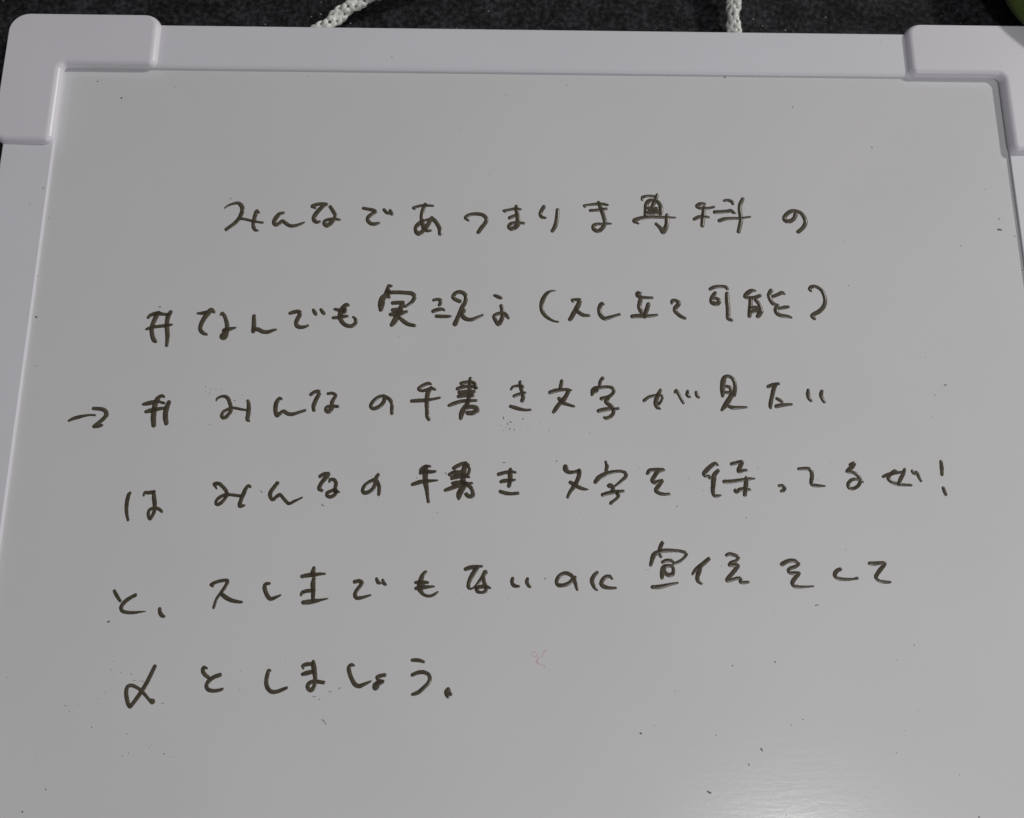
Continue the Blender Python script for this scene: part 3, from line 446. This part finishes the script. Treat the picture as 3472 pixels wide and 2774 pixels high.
def corner_cap(sx, sy, yo):
    P = [(-280.2, 30.2), (-200.6, 30.2), (-200.6, -0.35), (-249.65, -0.35), (-249.65, -45.4), (-280.2, -45.4)]
    rad = [11.0, 6.5, 4.2, 3.2, 4.2, 6.5]
    fac = [0.30, 1.0, 1.0, 1.0, 1.0, 0.30]
    # the moulding grips the rail with a lip: below it the wall steps back and leaves a dark gap on the panel
    und = [0, 0, 1.4, 1.4, 0, 0]
    rings = [(und, -9.5), (und, 0.55), ([0] * 6, 0.75)]
    for k in range(11):
        a = math.pi / 2 * k / 10
        rings.append(([f * RF * (1 - math.cos(a)) for f in fac], HC - RF + RF * math.sin(a)))
    vs = []; fs = []
    for ins, z in rings:
        for (x, y) in l_outline(P, rad, ins):
            vs.append((x * sx * MM, (y * sy + yo) * MM, z * MM))
    n = 13 * 6
    for k in range(len(rings) - 1):
        for i in range(n):
            j = (i + 1) % n
            fs.append((k * n + i, k * n + j, (k + 1) * n + j, (k + 1) * n + i))
    # slightly crowned top: the L is filled as two strips so that it stays planar
    fs.append(tuple(range((len(rings) - 1) * n, len(rings) * n)))
    fs.append(tuple(range(n - 1, -1, -1)))
    me_o = link_mesh('corner_cap', vs, fs, M_CAP, board)
    return me_o
cap_l = corner_cap(1, 1, 0)
cap_r = corner_cap(-1, 1, 0)
corner_cap(1, -1, -H)
corner_cap(-1, -1, -H)
for o in board.children:
    if o.name.startswith('corner_cap'):
        bm = bmesh.new(); bm.from_mesh(o.data)
        big = [f for f in bm.faces if len(f.verts) > 4]
        bmesh.ops.triangulate(bm, faces=big)
        for f in bm.faces:
            if abs(f.normal.z) > 0.999: f.smooth = False
        bm.to_mesh(o.data); bm.free()

# hanging cord: eight strands braided round a soft path, both ends held in the top rail
CP = [(-131, 21, -4.5), (-122, 24.5, -4.0), (-113.3, 30, -3.0), (-105.5, 37.2, -2.0), (-94.5, 44.8, -0.5), (-76, 53, 1), (-45, 64, 0), (0, 73, -3), (45, 78, -4.5), (80, 76, -3), (102, 66, -1), (109.3, 50, -0.5), (109.3, 40, -1.5), (109.6, 31, -3), (111.5, 24, -4.0), (114, 16, -4.5)]
def catmull(P, step):
    P = [np.array(p, float) for p in P]
    P = [2 * P[0] - P[1]] + P + [2 * P[-1] - P[-2]]
    out = []
    for i in range(1, len(P) - 2):
        a, b, c, d = P[i - 1], P[i], P[i + 1], P[i + 2]
        m = max(2, int(np.linalg.norm((c - b)[:3]) / step))
        for k in range(m):
            t = k / m
            out.append(0.5 * (2 * b + (c - a) * t + (2 * a - 5 * b + 4 * c - d) * t * t + (3 * b - a - 3 * c + d) * t ** 3))
    out.append(P[-2])
    return np.array(out)
path = catmull(CP, 0.55)
tan = np.gradient(path, axis=0); tan /= np.linalg.norm(tan, axis=1)[:, None]
up = np.array([0, 0, 1.0])
sd = np.cross(tan, up); sd /= np.linalg.norm(sd, axis=1)[:, None]
nr = np.cross(sd, tan)
arc = np.concatenate([[0], np.cumsum(np.linalg.norm(np.diff(path, axis=0), axis=1))])
om = 2 * math.pi / 27.0
vs = []; fs = []
K = 7
for fam in (1, -1):
    for k in range(4):
        th = fam * om * arc + k * math.pi / 2 + (0.0 if fam == 1 else math.pi / 4)
        rad = 2.75 + fam * 0.55 * np.cos(4 * om * arc + (k % 2) * math.pi)
        ctr = path + (sd * np.cos(th)[:, None] + nr * np.sin(th)[:, None]) * rad[:, None]
        tg = np.gradient(ctr, axis=0); tg /= np.linalg.norm(tg, axis=1)[:, None]
        ra = sd * np.cos(th)[:, None] + nr * np.sin(th)[:, None]
        bi = np.cross(tg, ra); bi /= np.linalg.norm(bi, axis=1)[:, None]
        b0 = len(vs)
        sr = 1.0 + 0.12 * np.sin(arc * 1.7 + k * 2.1 + fam)
        for i in range(len(ctr)):
            for q in range(K):
                a = 2 * math.pi * q / K
                w = ctr[i] + ra[i] * (1.0 * sr[i] * math.cos(a)) + bi[i] * (1.45 * sr[i] * math.sin(a))
                vs.append(w * MM)
        for i in range(len(ctr) - 1):
            for q in range(K):
                r2 = (q + 1) % K
                fs.append((b0 + i * K + q, b0 + i * K + r2, b0 + (i + 1) * K + r2, b0 + (i + 1) * K + q))
        fs.append(tuple(b0 + q for q in range(K)))
        fs.append(tuple(b0 + (len(ctr) - 1) * K + q for q in range(K)))
link_mesh('hanging_cord', vs, fs, M_CORD, board)

# ------------------------------------------------------------------ handwriting
ORD = {1: 'first', 2: 'second', 3: 'third', 4: 'fourth', 5: 'fifth', 6: 'sixth'}
CELL = 0.2
def heightfield(strokes, hmax, rough, wobble=True):
    pts = []
    for s in strokes:
        a = np.array(s, float).reshape(-1, 3) * np.array([0.05, 0.05, 0.01])
        q = catmull([(x, y, r) for x, y, r in a], 0.5)
        q[:, 2] = np.maximum(q[:, 2], 0.12)
        pts.append(q)
    allp = np.concatenate(pts)
    x0, y0 = (allp[:, :2] - allp[:, 2:3]).min(0) - 0.8
    x1, y1 = (allp[:, :2] + allp[:, 2:3]).max(0) + 0.8
    gx = np.arange(x0, x1 + CELL, CELL); gy = np.arange(y0, y1 + CELL, CELL)
    GX, GY = np.meshgrid(gx, gy)
    best = np.full(GX.shape, -9.0); coat = np.zeros(GX.shape); ins = np.full(GX.shape, -9.0)
    # fine edge wobble of a felt tip
    ph = rng.uniform(0, 6.28, 6)
    wb = rough * (0.5 * np.sin(GX * 3.1 + 1.7 * np.sin(GY * 2.3 + ph[0]) + ph[1]) + 0.5 * np.sin(GY * 3.7 + 1.4 * np.sin(GX * 2.9 + ph[2]) + ph[3]) + 0.4 * np.sin(GX * 7.3 + GY * 6.1 + ph[4]) * np.sin(GY * 8.1 - GX * 5.2 + ph[5]))
    for q in pts:
        sb = np.full(GX.shape, -9.0); sd_ = np.full(GX.shape, -9.0)
        for i in range(len(q) - 1):
            ax, ay, ar = q[i]; bx, by, br = q[i + 1]
            dx, dy = bx - ax, by - ay
            l2 = dx * dx + dy * dy + 1e-9
            m = max(ar, br) + 0.9
            i0 = max(0, int((min(ax, bx) - m - x0) / CELL)); i1 = min(len(gx), int((max(ax, bx) + m - x0) / CELL) + 2)
            j0 = max(0, int((min(ay, by) - m - y0) / CELL)); j1 = min(len(gy), int((max(ay, by) + m - y0) / CELL) + 2)
            px = GX[j0:j1, i0:i1]; py = GY[j0:j1, i0:i1]
            t = np.clip(((px - ax) * dx + (py - ay) * dy) / l2, 0, 1)
            ds = np.hypot(px - ax - t * dx, py - ay - t * dy)
            r = ar + (br - ar) * t + wb[j0:j1, i0:i1]
            v = 1 - (ds / np.maximum(r, 0.1)) ** 2
            sb[j0:j1, i0:i1] = np.maximum(sb[j0:j1, i0:i1], v)
            sd_[j0:j1, i0:i1] = np.maximum(sd_[j0:j1, i0:i1], r - ds)
        best = np.maximum(best, sb); ins = np.maximum(ins, sd_)
        coat += np.clip(sb * 4 + 0.3, 0, 1)
    return gx, gy, best, ins, coat

def ink_mesh(name, strokes, mat, hmax=0.17, rough=0.05, parent=panel, pigment=0.35):
    gx, gy, best, ins, coat = heightfield(strokes, hmax, rough)
    z = np.where(best > 0, hmax * best, np.maximum(hmax * best, -0.5))
    keep = ins > -0.35
    cell = keep[:-1, :-1] & keep[1:, :-1] & keep[1:, 1:] & keep[:-1, 1:]
    top = (best[:-1, :-1] > 0) | (best[1:, :-1] > 0) | (best[1:, 1:] > 0) | (best[:-1, 1:] > 0)
    cell &= top
    ids = -np.ones(best.shape, int)
    jj, ii = np.nonzero(cell)
    used = np.zeros(best.shape, bool)
    for a, b in ((0, 0), (1, 0), (1, 1), (0, 1)): used[jj + a, ii + b] = True
    ids[used] = np.arange(used.sum())
    GX, GY = np.meshgrid(gx, gy)
    V = np.stack([GX[used], GY[used], z[used]], -1) * MM
    F = np.stack([ids[jj, ii], ids[jj, ii + 1], ids[jj + 1, ii + 1], ids[jj + 1, ii]], -1)
    me = bpy.data.meshes.new(name)
    me.from_pydata(V.tolist(), [], F.tolist())
    me.update()
    me.polygons.foreach_set('use_smooth', [True] * len(me.polygons))
    at = me.attributes.new('pigment', 'FLOAT', 'POINT')
    rimv = np.exp(-np.clip(ins, 0, 9) / 0.22) * 0.38       # ink dries darker along its rim
    pg = pigment + rimv + 0.30 * np.clip(coat - 1, 0, 1.5)
    at.data.foreach_set('value', pg[used].astype(np.float32))
    me.materials.append(mat)
    o = bpy.data.objects.new(name, me)
    S.collection.objects.link(o)
    o.parent = parent
    return o

for (ln, ch, st) in CHARS:
    if ln == 0:
        o = ink_mesh('pen_scribble', st, M_PINK, hmax=0.02, rough=0.04)
        o['label'] = 'faint pink pen squiggle'
        continue
    pigm = {1: 0.16, 2: 0.22, 3: 0.26, 4: 0.36, 5: 0.34, 6: 0.30}[ln]
    o = ink_mesh('handwritten_character', st, M_INK, hmax={1: 0.44, 2: 0.40, 3: 0.36, 4: 0.26, 5: 0.24, 6: 0.24}[ln], rough={1: 0.03, 2: 0.035, 3: 0.045, 4: 0.06, 5: 0.05, 6: 0.035}[ln], pigment=pigm)
    o['label'] = 'handwritten %s in the %s line' % (ch, ORD[ln])

# dried flecks of old ink
def flecks(name, L, mat, parent, z=0.0, hgt=0.10):
    vs = []; fs = []
    for (x, y, r, hl, an) in L:
        r *= 0.82 if r > 0.4 else 0.72; hl *= 0.9
        c, s = math.cos(math.radians(an)), math.sin(math.radians(an))
        rings = []
        k = 9
        jit = rng.uniform(0.7, 1.25, k)
        for (f, zz) in ((1.0, -0.05), (0.85, 0.6), (0.45, 1.0)):
            row = []
            for q in range(k):
                a = 2 * math.pi * q / k
                u = math.cos(a) * r * f * jit[q] + (hl if math.cos(a) > 0 else -hl) * f; w = math.sin(a) * r * f * jit[q]
                row.append(len(vs)); vs.append(((x + u * c - w * s) * MM, (y + u * s + w * c) * MM, (z + zz * hgt * min(1, r)) * MM))
            rings.append(row)
        for a, b in zip(rings, rings[1:]):
            for q in range(k):
                fs.append((a[q], a[(q + 1) % k], b[(q + 1) % k], b[q]))
        fs.append(tuple(rings[-1]))
    return link_mesh(name, vs, fs, mat, parent)
o = flecks('ink_flecks', SPECKS, M_SPECK, panel)
o['kind'] = 'stuff'
o = flecks('grey_smudges', SMUDGES, M_SMUDGE, panel, hgt=0.02)
o['kind'] = 'stuff'
for o in list(board.children):
    pass
fl = [(x, y, r, 0, 0) for x, y, r in FRAME_SPECKS]
rails = [o for o in board.children if o.name.startswith('frame_rail')]
top_rail = rails[0]; left_rail = rails[2]
f1 = flecks('ink_flecks', [f for f in fl if f[1] > 0], M_SPECK, top_rail, z=1.8); f1['kind'] = 'stuff'
f2 = flecks('ink_flecks', [f for f in fl if f[1] <= 0], M_SPECK, left_rail, z=1.8); f2['kind'] = 'stuff'

# ------------------------------------------------------------------ green cushion past the corner
def cushion():
    vs = []; fs = []
    R0, HH = 62.0, 14.0
    nu, nv = 72, 30
    for j in range(nv + 1):
        p = -math.pi / 2 + math.pi * j / nv
        for i in range(nu):
            a = 2 * math.pi * i / nu
            cr = max(0.0, math.cos(p)) ** 0.72
            rr = R0 * cr * (1 + 0.025 * math.sin(3 * a + 0.7) + 0.012 * math.sin(9 * a))
            zz = HH * math.sin(p) * (1 + 0.05 * math.sin(5 * a) * cr)
            vs.append((rr * math.cos(a) * MM, rr * math.sin(a) * MM, zz * MM))
    for j in range(nv):
        for i in range(nu):
            k = (i + 1) % nu
            fs.append((j * nu + i, j * nu + k, (j + 1) * nu + k, (j + 1) * nu + i))
    o = link_mesh('green_cushion', vs, fs, M_GREEN)
    return o
cu = cushion()
cu.location = (0.3112, 0.0680, 0.0055)
ax = Vector((-0.52, 0.85, 0)).normalized()
cu.rotation_mode = 'QUATERNION'
cu.rotation_quaternion = Matrix.Rotation(math.radians(3.0), 3, ax).to_quaternion()
tag(cu, 'dark green soft cushion peeking in past the top right corner of the whiteboard', 'cushion')
